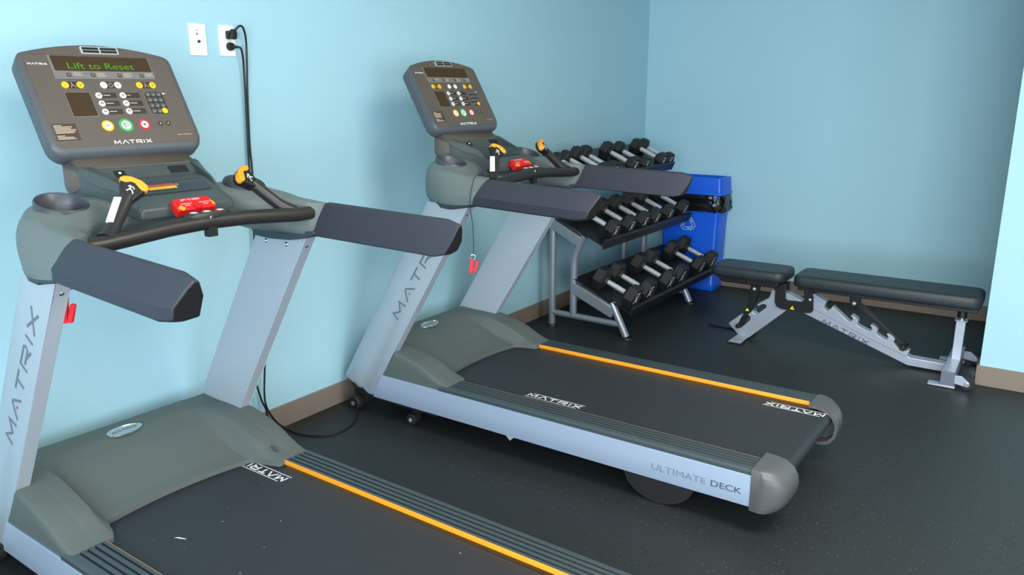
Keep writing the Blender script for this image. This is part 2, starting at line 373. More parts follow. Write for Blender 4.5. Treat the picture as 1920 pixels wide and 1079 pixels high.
def treadmill(loc, rz, label, lit, clip):
    T = empty('treadmill', loc, rz); tag(T, label, 'treadmill', 'treadmills facing the long blue wall')
    # ---- chassis
    MB().box((-.02, -.36, .07), (1.82, .36, .205), 'under').box((.02, -.395, .075), (.42, -.36, .13), 'under').box((.02, .36, .075), (.42, .395, .13), 'under').build('chassis', T, .004)
    for s in (-1, 1):
        # side rail, silver
        prof = [(.404, .102), (.419, .100), (.4235, .13), (.4245, .165), (.4225, .2185), (.404, .2185)]
        mb = MB(); mb.loft([[(.060+(z-.10)*.515, s*v, z) for v, z in prof], [(1.8745, s*v, z) for v, z in prof]], 'rail_silver')
        rail = mb.build('side_rail', T, .001, ang=25)
        if s < 0:
            mt = MB(); M_ = frame((1.474, -.4252, .1405), (1, 0, 0), (0, 0, 1))
            put_text(mt, 'ULTIMATE', M_, .207, .0235, 'thin_mark')
            mt.M = None; mt.disc((1.5975, -.4252, .149), (0, -1, 0), .0022, .0006, 'clip_red', 8)
            put_text(mt, 'DECK', frame((1.699, -.4252, .1415), (1, 0, 0), (0, 0, 1)), .110, .0225, 'purple_mark')
            mt.build('rail_lettering', rail, label='ULTIMATE DECK lettering in thin grey letters')
            MB().prism([(.818, .1), (.855, .1), (.837, .083)], -.4205, -.4165, 'rail_silver').build('rail_clip', rail)
        # ribbed foot rail
        pr = [(.404, .2185), (.4225, .2185), (.4215, .231), (.416, .239), (.406, .2415)]
        v = .396
        for k in range(4):
            pr += [(v, .2415), (v-.0015, .2375), (v-.0055, .2375), (v-.007, .2415)]; v -= .0205
        pr += [(.3165, .2415), (.3165, .222), (.330, .206), (.404, .206)]
        mb = MB(); n = len(pr)
        vs = [(.46, s*a, z) for a, z in pr]+[(1.842, s*a, z) for a, z in pr]
        for i in range(n):
            j = (i+1) % n; grv = (5 <= i < 5+16 and (i-5) % 4 in (0, 1, 2))
            mb.add([vs[i], vs[n+i], vs[n+j], vs[j]], [(0, 1, 2, 3)], 'groove' if grv else 'deck_plastic')
        mb.add(vs[:n], [tuple(range(n))], 'deck_plastic').add(vs[n:], [tuple(range(n))], 'deck_plastic')
        mb.build('foot_rail', T, 0, ang=25)
        # orange edge strip and glossy ledge under it
        a0 = .4906
        MB().prism([(s*.3165, .2412), (s*.3152, .2412), (s*.3147, .2402), (s*.3145, .2245), (s*.3165, .2245)], a0, 1.829, 'orange', lambda a, b, t: (t, a, b)).build('edge_strip', T, label='orange edge strip along the belt')
        MB().prism([(s*.3165, .2243), (s*.3105, .2243), (s*.299, .2225), (s*.299, .216), (s*.3165, .216)], .45, 1.84, 'gloss_black', lambda a, b, t: (t, a, b)).build('belt_guard', T, .0006)
        # end cap: solid outer shell plus a thin C over the roller
        def hook(rx, dz=0): return [(1.838, .2445), (1.87, .2435), (lerp(1.87, rx, .45), .237), (lerp(1.87, rx, .78), .217), (lerp(1.87, rx, .96), .190), (rx, .162), (lerp(1.87, rx, .93), .125), (lerp(1.87, rx, .72), .098), (lerp(1.87, rx, .45), .086), (1.87, .084), (1.838, .086)]
        rings = []
        for vv, rx, k in ((.318, 1.957, 1), (.36, 1.955, 1), (.385, 1.949, 1), (.405, 1.935, .995), (.418, 1.912, .98), (.4255, 1.885, .95), (.4262, 1.876, .93)):
            rings.append([(a, s*vv, .165+(z-.165)*k) for a, z in hook(rx)])
        mb = MB(); mb.loft(rings, 'cap_grey')
        oc = hook(1.957); ic = [(a-(.011 if a > 1.9 else 0), .165+(z-.165)*.86) for a, z in oc]
        n = len(oc)
        mb.loft([[(a, s*.268, z) for a, z in oc+ic[::-1]], [(a, s*.3185, z) for a, z in oc+ic[::-1]]], 'cap_grey')
        mb.build('end_cap', T, 0, ang=42)
        # upright, a leaning box column
        u0 = lambda z: -.06+.621*(z-.327)
        def usec(off):
            top = 1.035; fz = [top, .80, .55, .30, .15]
            return [(u0(z)+off, z) for z in fz[::-1]]+[(.638, 1.05), (.192, .339), (.121, .219), (.058, .104), (.02, .104), (lerp(-.06, .01, off/.13), .110), (lerp(-.12, -.02, off/.13), .122)]
        rings = [[(u, s*v, z) for u, z in usec(off)] for v, off in ((.368, 0), (.376, .004), (.385, .017), (.393, .036), (.400, .060), (.406, .092), (.4090, .118), (.4097, .130))]
        up = MB(); up.loft(rings, 'upright_paint'); up = up.build('upright', T, .004, 2, ang=40)
        bo = lambda o_: [(lerp(-.160, -.02, o_), .150-.02*o_), (lerp(-.12, -.01, o_), .1225), (lerp(-.06, .01, o_), .111), (.02, .1035), (.056, .1035), (.05, .082), (lerp(-.03, .0, o_), .080), (lerp(-.11, -.01, o_), .098)]
        MB().loft([[(u, s*v, z) for u, z in bo(o_)] for v, o_ in ((.366, 0), (.385, .14), (.400, .46), (.4085, .9), (.4105, 1))], 'black').build('upright_boot', T, .002)
        if s < 0:
            mt = MB(); d = Vector((.285, 0, .433)).normalized()
            wordmark(mt, frame(Vector((.227, -.4100, .496)), d, (-d.z, 0, d.x)), .518, .0395, 'grey_mark')
            mt.build('upright_lettering', up, label='MATRIX lettering in grey with a red dot')
        for bu, bv, bz, nn in ((.6035, .387, .997, (1, 0, -.62)), (.419, .3675, .997, (0, -s, 0)), (.525, .3675, .996, (0, -s, 0))):
            if nn[0]: MB().dome((bu-.003, s*bv, bz), nn, .0085, 'chrome').build('bolt', T)
            else: MB().dome((bu, s*bv, bz), nn, .0085, 'chrome').build('bolt', T)
        # collar under the arm housing
        cl = lambda f_, e_, dz: [(.352+f_, 1.037+dz), (.369+f_, 1.016+dz), (.45+f_*.7, 1.0125+dz), (.569, 1.018+dz), (.66-e_, 1.034), (.686-e_, 1.048), (.684-e_, 1.056), (.604, 1.054), (.56, 1.040)]
        MB().loft([[(u, s*v, z) for u, z in cl(f_, e_, dz)] for v, f_, e_, dz in ((.345, .022, 0, 0), (.372, .050, 0, 0), (.395, .084, .004, 0), (.412, .120, .012, .002), (.422, .165, .022, .008))], 'shroud_dark').build('collar', T, .002)
        # arm pad
        secs = []
        stn = [(0, 0, 0), (.02, .0, 0), (.25, .0, 0), (.445, 0, 0), (.47, .003, -.003), (.50, .012, -.012)]
        def sec(du, dv, z, sh, us=0):
            # inner bottom, inner ridge, top inner, top outer, outer ridge, outer bottom
            b6 = [(.358, 1.040), (.367, 1.102), (.381, 1.1445), (.396, 1.1485), (.412, 1.128), (.4385, 1.080), (.4325, 1.044), (.40, 1.036)]
            c = (.40, 1.09); out = []
            for (a, zz) in b6: out.append((a+dv, zz+z))
            return out
        uo = [.664, .688, .705, .715, .700, .678, .664, .662]     # start edge follows the housing
        ue = [1.172, 1.186, 1.200, 1.200, 1.190, 1.166, 1.160, 1.166]
        n8 = 8; rings = []
        dvE, dzE = .020, -.012
        for q in (0, .06, .5, .92, 1.0):
            rings.append([(lerp(uo[i], ue[i]-.018, q), s*(a), z) for i, (a, z) in enumerate(sec(0, dvE*q, dzE*q, 0))])
        last = sec(0, dvE, dzE, 0); cc = (.418, 1.074)
        r0 = [(ue[i]-.019, s*a, z) for i, (a, z) in enumerate(last)]
        r1 = [(ue[i]-.012, s*lerp(a, cc[0], .02), lerp(z, cc[1], .02)) for i, (a, z) in enumerate(last)]
        r2 = [([1.190, 1.222, 1.230, 1.230, 1.222, 1.202, 1.188, 1.186][i], s*lerp(a, cc[0]+.002, .17), lerp(z, cc[1]-.004, .19)) for i, (a, z) in enumerate(last)]
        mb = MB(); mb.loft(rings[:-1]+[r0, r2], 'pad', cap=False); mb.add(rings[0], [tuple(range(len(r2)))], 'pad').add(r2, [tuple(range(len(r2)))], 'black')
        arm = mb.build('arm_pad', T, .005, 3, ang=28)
    # ---- motor cover
    fin = [(-.062, .30), (-.055, .325), (-.035, .342), (.10, .345), (.20, .341), (.253, .331), (.325, .312), (.379, .293), (.424, .270), (.463, .254), (.507, .2415)]
    hood = [(-.062, .30), (-.055, .33), (-.035, .3485), (.05, .345), (.15, .314), (.25, .275), (.33, .250), (.37, .2425), (.40, .236), (.51, .236)]
    ss = lambda a, b, x: (lambda t: t*t*(3-2*t))(min(1, max(0, (x-a)/(b-a))))
    NV = [-.366, -.355, -.34, -.325, -.312, -.304, -.298, -.292, -.285, -.277, -.268, -.258, -.248, -.236, -.20, -.15, -.10, -.05]; NV = NV+[0]+[-x for x in NV[::-1]]
    NU = 36; g = []
    for v in NV:
        a = abs(v); wv = .75*min(1, max(0, (a-.254)/.038))+.25*ss(.24, .304, a); e0 = .396-.026*(1-min(1, (a/.25))**2)
        edge = lerp(e0, .504, ss(.25, .296, a))
        row = []
        for k in range(NU+1):
            u = -.062+(edge+.062)*k/NU; z = lerp(pl(hood, u), pl(fin, u), wv*ss(-.05, .12, u))
            row.append((u, v, z-(.004 if a > .354 and u > .2 else 0)))
        row.append((edge-.001, v, .2235 if a < .3 else .219)); row.insert(0, (-.064, v, .13))
        g.append(row)
    mb = MB(); n = len(g[0]); vs = [p for rw in g for p in rw]
    mb.add(vs, [(i*n+k, i*n+k+1, (i+1)*n+k+1, (i+1)*n+k) for i in range(len(g)-1) for k in range(n-1)], 'shroud')
    for s in (-1, 1):
        fp = [(.124, .2195), (.196, .341), (.253, .331), (.325, .312), (.379, .293), (.424, .270), (.463, .254), (.507, .2415)]
        rings = [[(u, s*.345, max(.2195, z-.0015)) for u, z in fp+[(.507, .2195)]], [(u, s*.404, z) for u, z in fp+[(.507, .2195)]],
                 [(u, s*.4105, z-(.0022 if 0 < i < 8 else 0)) for i, (u, z) in enumerate(fp+[(.507, .2195)])],
                 [(u, s*.4145, z-(.008 if 0 < i < 8 else 0)) for i, (u, z) in enumerate(fp+[(.507, .2195)])],
                 [(u, s*.4175, .2195 if (i == 0 or i == 8) else max(.2195, z-.018)) for i, (u, z) in enumerate(fp+[(.507, .2195)])]]
        mb.loft(rings, 'shroud')
    cov = mb.build('motor_cover', T, 0, ang=38)
    mb = MB(); BM = frame((.052, .003, pl(hood, .052)+.001), (0, 1, 0), (-.98, 0, .12)); mb.M = BM
    ring = lambda a, b_, z: [(a*math.cos(2*math.pi*k/32), b_*math.sin(2*math.pi*k/32), z) for k in range(32)]
    mb.loft([ring(.062, .030, 0), ring(.061, .029, .005), ring(.056, .0245, .0065), ring(.054, .0225, .004)], 'chrome', cap=False)
    mb.loft([ring(.0555, .024, 0), ring(.0545, .023, .0048)], 'badge')
    mb.M = None; wordmark(mb, BM @ Matrix.Translation((-.042, -.005, .0048)), .084, .010, 'purple_mark')
    mb.build('badge', cov, label='oval chrome MATRIX badge')
    if lit:   # worn patch on the far fin of the near machine
        MB().add([(.425, .318, .2755), (.452, .311, .2620), (.466, .322, .2560), (.44, .330, .2680)], [(0, 1, 2, 3)], 'scuff').build('scuff_mark', cov)
    # ---- belt
    bp_ = [(.34, .2225), (1.2, .2225), (1.893, .2225)]
    for k in range(1, 13):
        a = R(90-15*k); bp_.append((1.895+.033*math.cos(a), .1895+.033*math.sin(a)))
    bp_ += [(.34, .157)]
    mb = MB(); ne = len(bp_)
    inner = [(u-(.003 if u > 1.9 else 0), .1895+(z-.1895)*.92) for u, z in bp_]
    loop = bp_+inner[::-1]
    mb.loft([[(u, -.2985, z) for u, z in loop], [(u, .2985, z) for u, z in loop]], 'belt')
    belt = mb.build('running_belt', T, 0, ang=40)
    def beltmark(x, y, dirx, ln):
        mt = MB(); Mx = frame((x, y, .2226), (dirx, 0, 0), (0, dirx, 0))
        wordmark(mt, Mx @ Matrix.Translation((.008, .0085, 0)), ln-.016, .026, 'logo_white', None, .2)
        mt.M = Mx; mt.stroke([(0, 0), (ln-.02, 0)], .0028, .0002, .0006, 'logo_white').stroke([(.02, .043), (ln, .043)], .0028, .0002, .0006, 'logo_white')
        mt.build('belt_lettering', belt, label='white MATRIX lettering between two lines')
    if lit: beltmark(.600, .265, -1, .250)
    else:
        beltmark(.803, -.263, 1, .272); beltmark(1.915, .265, -1, .25)
    MB().tube([(1.893, -.3, .1895), (1.893, .3, .1895)], .0285, 'black', 20).build('rear_roller', T)
    # dust flecks on the belt
    mb = MB()
    for k in range(26 if lit else 10):
        x = random.uniform(.5, 1.8); y = random.uniform(-.25, .25); L = random.uniform(.002, .006)
        mb.box((x, y, .2226), (x+L, y+L*.5, .2229), 'label_text')
    if lit: mb.add([(.618, -.178, .2230), (.652, -.165, .2230), (.655, -.160, .2230), (.628, -.168, .2230)], [(0, 1, 2, 3)], 'logo_white')
    d_ = mb.build('dust_flecks', belt); d_['kind'] = 'stuff'
    # ---- feet and wheels
    for s in (-1, 1):
        wh = MB().tube([(-.075, s*.375, .036), (-.075, s*.418, .036)], .036, 'rubber', 24).build('wheel', T, .004)
        mh = MB(); mh.disc((-.075, s*.4182, .036), (0, s, 0), .026, .003, 'black', 20).disc((-.075, s*.4212, .036), (0, s, 0), .011, .003, 'grey_mark', 14)
        mh.build('hub', wh)
        MB().box((-.11, min(s*.34, s*.374), .03), (-.03, max(s*.34, s*.374), .12), 'under').build('wheel_bracket', T, .003)
        lv = MB().tube([(.27, s*.365, .027), (.27, s*.398, .027)], .027, 'rubber', 20).build('wheel', T, .003)
        MB().disc((.27, s*.3985, .027), (0, s, 0), .009, .003, 'brushed', 12).build('hub', lv)
        MB().box((.25, min(s*.345, s*.364), .02), (.29, max(s*.345, s*.364), .08), 'under').build('wheel_bracket', T, .002)
        rf = MB().prism([(1.49+.14*math.cos(R(a)), .108+.108*math.sin(R(a))) for a in range(180, 361, 12)]+[(1.63, .11), (1.35, .11)], s*.345, s*.405, 'rubber').build('rear_foot', T, .01, 3)
    # ---- arm housing: one body across both arms
    pod = {   # v: section (front-bottom, front-mid, front-top, top1, top2, top3, rear-top, rear-mid, rear-bottom, bottom-mid)
        .0:   [(.335, 1.12), (.325, 1.15), (.335, 1.175), (.37, 1.185), (.42, 1.18), (.47, 1.165), (.505, 1.15), (.505, 1.13), (.47, 1.11), (.40, 1.11)],
        .20:  [(.335, 1.10), (.325, 1.14), (.335, 1.180), (.38, 1.200), (.44, 1.194), (.49, 1.176), (.530, 1.152), (.532, 1.13), (.50, 1.10), (.42, 1.095)],
        .26:  [(.34, 1.075), (.328, 1.13), (.34, 1.182), (.385, 1.204), (.46, 1.193), (.52, 1.173), (.560, 1.150), (.565, 1.12), (.53, 1.082), (.43, 1.072)],
        .30:  [(.352, 1.058), (.335, 1.115), (.348, 1.180), (.39, 1.202), (.47, 1.189), (.54, 1.171), (.588, 1.151), (.597, 1.11), (.57, 1.065), (.45, 1.055)],
        .335: [(.364, 1.045), (.348, 1.108), (.360, 1.174), (.40, 1.194), (.485, 1.182), (.56, 1.165), (.625, 1.150), (.640, 1.10), (.605, 1.05), (.46, 1.042)],
        .350: [(.370, 1.038), (.353, 1.105), (.368, 1.168), (.405, 1.187), (.49, 1.178), (.57, 1.160), (.690, 1.148), (.686, 1.10), (.664, 1.043), (.47, 1.034)],
        .372: [(.400, 1.036), (.378, 1.10), (.390, 1.156), (.43, 1.172), (.50, 1.171), (.58, 1.157), (.704, 1.146), (.692, 1.10), (.666, 1.042), (.48, 1.034)],
        .392: [(.430, 1.036), (.402, 1.09), (.416, 1.140), (.455, 1.164), (.52, 1.162), (.60, 1.150), (.706, 1.145), (.690, 1.10), (.666, 1.042), (.49, 1.034)],
        .410: [(.472, 1.037), (.452, 1.08), (.462, 1.112), (.495, 1.132), (.54, 1.134), (.61, 1.128), (.692, 1.124), (.682, 1.09), (.664, 1.044), (.54, 1.035)],
        .426: [(.512, 1.038), (.500, 1.065), (.508, 1.082), (.535, 1.092), (.575, 1.096), (.625, 1.094), (.676, 1.092), (.670, 1.072), (.662, 1.046), (.58, 1.037)],
        .4315: [(.545, 1.040), (.538, 1.058), (.545, 1.066), (.565, 1.072), (.595, 1.076), (.635, 1.077), (.668, 1.077), (.666, 1.062), (.660, 1.047), (.60, 1.040)],
    }
    pod[.3425] = [tuple((a+b_)/2 for a, b_ in zip(p, q)) for p, q in zip(pod[.335], pod[.350])]
    def cr4(a, b_, c, d, t):
        return tuple(.5*((2*y)+(z-x)*t+(2*x-5*y+4*z-w_)*t*t+(3*y-x-3*z+w_)*t*t*t) for x, y, z, w_ in zip(a, b_, c, d))
    def dense(lp):
        n = len(lp); out = []
        for i in range(n):
            for t in (0, .33, .67):
                if i in (5, 6, 7, 8): out.append(tuple(lerp(x, y, t) for x, y in zip(lp[i], lp[(i+1) % n])))
                else: out.append(cr4(lp[i-1], lp[i], lp[(i+1) % n], lp[(i+2) % n], t))
        return out
    ks = sorted(pod); half = []
    for i, k in enumerate(ks):
        half.append((k, dense(pod[k])))
        if i < len(ks)-1 and not (.33 < k < .355):
            nx = ks[i+1]; A, B = dense(pod[k]), dense(pod[nx])
            Am, Bn = dense(pod[ks[max(0, i-1)]]), dense(pod[ks[min(len(ks)-1, i+2)]])
            half.append(((k+nx)/2, [tuple(.5625*(p+q)-.0625*(m_+n_) for p, q, m_, n_ in zip(a, b_, c, d)) for a, b_, c, d in zip(A, B, Am, Bn)]))
    rings = [[(u, -k, z) for u, z in lp] for k, lp in half[::-1]]+[[(u, k, z) for u, z in lp] for k, lp in half[1:]]
    mb = MB(); mb.loft(rings, 'pod'); hs = mb.build('arm_housing', T, 0, ang=60)
    # cut the two cup wells
    for s in (-1, 1):
        cc = MB().tube([(.442, s*.285, 1.135), (.442, s*.285, 1.26)], .061, 'cup', 32).build('cut', T)
        md = hs.modifiers.new('well', 'BOOLEAN'); md.object = cc; md.operation = 'DIFFERENCE'; md.solver = 'EXACT'
        bpy.context.view_layer.update(); dg = bpy.context.evaluated_depsgraph_get()
        me = bpy.data.meshes.new_from_object(hs.evaluated_get(dg), depsgraph=dg); n0 = len(hs.data.vertices); hs.modifiers.clear(); hs.data = me
        bpy.data.objects.remove(cc)
        tl = .30
        ringp = [(.0655, 1.150), (.0665, 1.185), (.0655, 1.198), (.062, 1.2025), (.0585, 1.199), (.057, 1.17), (.052, 1.1405), (.0, 1.1385)]
        mb = MB(); N = 36
        mb.loft([[(.442+q*math.cos(2*math.pi*k/N), s*.285+q*math.sin(2*math.pi*k/N), z-(q*math.cos(2*math.pi*k/N)*tl if z > 1.14 else 0)) for k in range(N)] for q, z in ringp], 'cup', cap=False)
        mb.build('cup_holder', T, 0, ang=50)
    # ---- console base / reading tray
    def tsec(u, hw, zt, zb, rz=.012):
        return [(u, -hw, zb), (u, -hw, zt-rz), (u, -hw+rz, zt), (u, hw-rz, zt), (u, hw, zt-rz), (u, hw, zb)]
    mb = MB()
    mb.loft([tsec(.262, .180, 1.29, 1.215), tsec(.285, .190, 1.29, 1.20), tsec(.305, .195, 1.288, 1.188), tsec(.335, .190, 1.278, 1.176), tsec(.360, .184, 1.272, 1.172),
             tsec(.372, .182, 1.268, 1.171), tsec(.398, .172, 1.2425, 1.168), tsec(.42, .166, 1.2385, 1.166), tsec(.475, .152, 1.2275, 1.158), tsec(.545, .150, 1.1915, 1.15), tsec(.568, .148, 1.181, 1.146, .008), tsec(.578, .142, 1.171, 1.146, .008)], 'tray')
    base = mb.build('console_base', T, .003, 2, ang=30)
    MB().loft([tsec(.255, .165, 1.318, 1.24, .03), tsec(.275, .192, 1.312, 1.225, .03), tsec(.295, .1985, 1.302, 1.212, .03), tsec(.320, .1965, 1.2905, 1.205, .025), tsec(.345, .189, 1.280, 1.215, .018), tsec(.364, .180, 1.2745, 1.235, .012)], 'console_face').build('neck', base, 0, ang=45)
    for s in (-1, 1):   # raised cheeks either side of the recess
        MB().loft([[(.345, s*.160, 1.262), (.345, s*.150, 1.2795), (.345, s*.182, 1.2785), (.345, s*.189, 1.262)],
                   [(.365, s*.158, 1.25), (.365, s*.150, 1.2755), (.365, s*.178, 1.275), (.365, s*.187, 1.25)],
                   [(.42, s*.150, 1.225), (.42, s*.146, 1.257), (.42, s*.160, 1.256), (.42, s*.170, 1.225)],
                   [(.478, s*.142, 1.215), (.478, s*.140, 1.2365), (.478, s*.147, 1.2355), (.478, s*.153, 1.215)],
                   [(.510, s*.139, 1.2), (.510, s*.138, 1.2115), (.510, s*.144, 1.2105), (.510, s*.150, 1.2)]], 'tray').build('cheek', base, .002, 2, ang=25)
    mb = MB(); wn = Vector((.64, 0, .77)); WM = frame((.386, -.087, 1.2552), (0, 1, 0), (-.72, 0, .69)); mb.M = WM
    rect(mb, -.016, -.012, .016, .012, 'black', .0006); mb.disc((0, .002, .0006), (0, 0, 1), .004, .001, 'white', 10); mb.build('audio_jack', base)
    mb = MB(); mb.M = frame((.386, .095, 1.2555), (0, 1, 0), (-.72, 0, .69)); rect(mb, -.030, -.014, .030, .014, 'black', .0008); mb.build('accessory_port', base, .001)
    sl = Vector((.09, 0, -.0395)).normalized(); PM = frame((.455, -.01, 1.2345), (0, 1, 0), (-sl.x, 0, -sl.z)) @ Matrix.Translation((0, -.038, .0007))
    mb = MB(); mb.M = PM
    rect(mb, -.125, -.036, .125, .032, 'shroud_dark', .0006)
    mb.build('tray_panel', base)
    mb = MB(); mb.M = PM @ Matrix.Translation((-.010, -.002, .0007)); rect(mb, -.068, -.019, .050, .022, 'panel_dark', .0002)
    for k in range(12):
        x0_ = -.05+k*.0072
        rect(mb, x0_, .002, x0_+.0055, .015, 'chart_red', .0005)
        rect(mb, x0_, -.013, x0_+.0055, .001, 'button_yellow', .0005)
    rect(mb, .038, .008, .047, .0105, 'label_text', .0005); rect(mb, .038, .001, .047, .0035, 'label_text', .0005)
    mb.build('effort_chart', base, label='red and yellow bar chart')
    # ---- console head
    ol = []
    for k in range(13):
        v = -.212+.424*k/12; ol.append((v, .3365-.0305*(abs(v)/.212)**1.9))
    face = [(-.2215, .003), (-.2275, .012), (-.231, .024), (-.232, .040), (-.232, .276), (-.2305, .288), (-.227, .296), (-.220, .3025)]+ol+[(.220, .3025), (.228, .296), (.2315, .288), (.233, .276), (.233, .040), (.232, .024), (.2285, .012), (.2225, .003), (.214, -.006), (.203, -.011), (.190, -.012), (-.190, -.012), (-.202, -.011), (-.213, -.006)]
    cc = (0, .15)
    def sc(ring_, kx, ky, d, off=0): return [cp(cc[0]+(a-cc[0])*kx, cc[1]+(b_-cc[1])*ky+off, d) for a, b_ in ring_]
    mb = MB(); mb.loft([sc(face, .80, .80, -.085, -.0), sc(face, .955, .96, -.062, -.006), sc(face, 1.0, 1.0, -.045, -.012), sc(face, 1.005, 1.005, -.012, -.006), sc(face, .995, .995, -.002), sc(face, .955, .955, 0)], 'console')
    head = mb.build('console_head', T, 0, ang=50)
    H = head
    def ov(name, fn, label=None, M_=CM, lvl=0.0004, bevel=0):
        mb = MB(); mb.M = M_ @ Matrix.Translation((0, 0, lvl)); fn(mb); return mb.build(name, H, bevel, label=label)
    def facep(mb):
        mb.prism(rrect(-.213, .006, .218, .2985, .012), 0, .0006, 'console_face', XY)
        top = [(-.205, .2995)]+[(a*.955, b_-.0055) for a, b_ in ol]+[(.212, .2995)]
        mb.prism(top, 0, .0006, 'console_face', XY)
    ov('face_panel', facep)
    def fan(mb):
        mb.prism(rrect(-.044, .3035, .070, .3275, .004), 0, .004, 'brushed', XY)
        for a, b_ in ((-.039, .010), (.015, .065)):
            for w0, w1 in ((.3065, .3145), (.3165, .3245)): rect(mb, a, w0, b_, w1, 'black', .0046)
    ov('fan_vent', fan, 'chrome fan vent', lvl=.001)
    def disp(mb):
        mb.prism([(-.147, .220), (.158, .222), (.158, .297), (-.147, .297)], 0, .0006, 'panel_grey', XY)
        mb.prism(rrect(-.139, .247, .155, .2955, .002), .0006, .0012, 'screen', XY)
        for x, tx in ((-.105, 3), (-.035, 4), (.046, 4), (.116, 3)):
            rect(mb, x-.006, .2275, x+.006, .2395, 'label_brown', .0012); rect(mb, x-.003, .231, x+.003, .237, 'panel_grey', .0016)
            for k in range(tx): rect(mb, x+.012, .2395-k*.004, x+.012+(.022 if k % 2 else .028), .2412-k*.004, 'label_text', .0009)
    ov('display', disp, 'wide dark display window with a grey legend strip', lvl=.0012)
    mt = MB(); M2 = CM @ Matrix.Translation((-.100, .2530, .0030))
    seg = 'led_text' if lit else 'led_dim'
    put_text(mt, 'Lift to Reset', M2, .200, .0200, seg); mt.build('display_text', H, label='green Lift to Reset message' if lit else 'faint Lift to Reset message')
    mt = MB(); wordmark(mt, CM @ Matrix.Translation((-.207, .2645, .0016)), .052, .0052, 'white', None, .22); mt.build('face_lettering', H, label='small white MATRIX lettering'); mt = MB()
    wordmark(mt, CM @ Matrix.Translation((-.052, .0015+.006, .0016)), .114, .0108, 'white', None, .2); mt.build('face_lettering', H, label='larger white MATRIX lettering'); mt = MB()
    rect_m = CM @ Matrix.Translation((0, 0, .0012)); mt.M = rect_m; rect(mt, .156, .0285, .170, .0305, 'label_text', .0004); rect(mt, .173, .0287, .203, .0307, 'label_text', .0004)
    mt.build('fine_print', H)
    for x, cap, ic in ((-.1063, 'button_yellow', 0), (.0055, 'white', 1), (.117, 'button_yellow', 2)):
        def pill(mb, x=x, ic=ic):
            mb.prism(rrect(x-.036, .1875, x+.036, .2135, .0125), 0, .0005, 'panel_grey', XY); mb.prism(rrect(x-.0345, .189, x+.0345, .212, .0112), .0005, .0009, 'panel_dark', XY)
            if ic == 1: mb.stroke([(x+.006*math.cos(R(a)), .2+.006*math.sin(R(a))) for a in range(0, 360, 36)], .0014, .0009, .0012, 'label_text', True)
            else: mb.stroke([(x-.003, .209), (x-.001, .202), (x+.003, .199), (x+.007, .193)], .0018, .0009, .0012, 'label_text').stroke([(x-.001, .202), (x-.006, .193)], .0018, .0009, .0012, 'label_text')
        ov('button_surround', pill, lvl=.0012)
        for dx, sgn in ((-.0215, 0), (.0215, 1)):
            def bt(mb, x=x, dx=dx, sgn=sgn, cap=cap):
                mb.disc((x+dx, .2003, 0), (0, 0, 1), .0108, .0018, cap, 20, .0102)
                mb.stroke([(x+dx-.0035, .2003), (x+dx+.0035, .2003)], .0013, .0018, .0021, 'panel_dark')
                if sgn: mb.stroke([(x+dx, .1968), (x+dx, .2038)], .0013, .0018, .0021, 'panel_dark')
            ov('button', bt, ('yellow ' if cap != 'white' else 'white ')+('plus' if sgn else 'minus')+' button', lvl=.0019)
    words = ['Manual', 'Hill', 'Rolling', 'Sprint', 'Fat Burn', 'Fitness Test']
    for i, (x, y) in enumerate(((-.0425, .1665), (.0308, .1665), (-.0422, .140), (.0313, .140), (-.042, .1134), (.0307, .1134))):
        def pb(mb, x=x, y=y, i=i):
            rect(mb, x+.004, y-.0085, x+.053, y+.0085, 'panel_dark', .0005)
            mb.disc((x, y, 0), (0, 0, 1), .0098, .0018, 'white', 20, .0092)
            mb.stroke([(x-.005, y-.002), (x-.001, y+.002+.001*(i % 3)), (x+.002, y-.001), (x+.005, y+.002)], .0022, .0018, .0021, 'panel_dark')
            rect(mb, x+.013, y-.001, x+.013+(.010 if i == 1 else .022), y+.0018, 'label_text', .0008)
        ov('program_button', pb, lvl=.0012)
    def kp(mb): mb.prism(rrect(.098, .100, .1605, .180, .012), 0, .0005, 'panel_grey', XY); mb.prism(rrect(.0993, .1013, .1592, .1787, .011), .0005, .0009, 'panel_dark', XY)
    ov('keypad', kp, lvl=.0012)
    for rw in range(4):
        for c_ in range(3):
            x = .1095+c_*.018; y = .1690-rw*.0190; last = rw == 3 and c_ == 2
            if last: x, y = .1455, .1122
            ov('key', lambda mb, x=x, y=y, last=last: (mb.disc((x, y, 0), (0, 0, 1), .0094 if last else .0078, .0014, 'button_yellow' if last else 'console', 16), last or mb.stroke([(x-.004, y-.001), (x-.001, y-.0045), (x+.004, y-.001), (x+.003, y+.003)], .0012, .0014, .0016, 'label_text')), 'yellow tick key' if last else None, lvl=.0020)
    def scr(mb): mb.prism(rrect(-.1395, .0985, -.0660, .1785, .005), 0, .0006, 'panel_grey', XY); mb.prism(rrect(-.1375, .1005, -.0680, .1765, .004), .0006, .001, 'screen', XY)
    ov('side_screen', scr, lvl=.0012)
    def warn(mb):
        rect(mb, -.2085, .027, -.143, .079, 'label_brown', .0005)
        for k in range(10):
            if k == 6: continue
            y = .0745-k*.0046; rect(mb, -.205, y-.0026, -.205+(.022 if k in (0, 7) else random.choice((.05, .055, .058, .045))), y, 'label_text', .0008)
    ov('warning_sticker', warn, 'brown warning sticker', lvl=.0012)
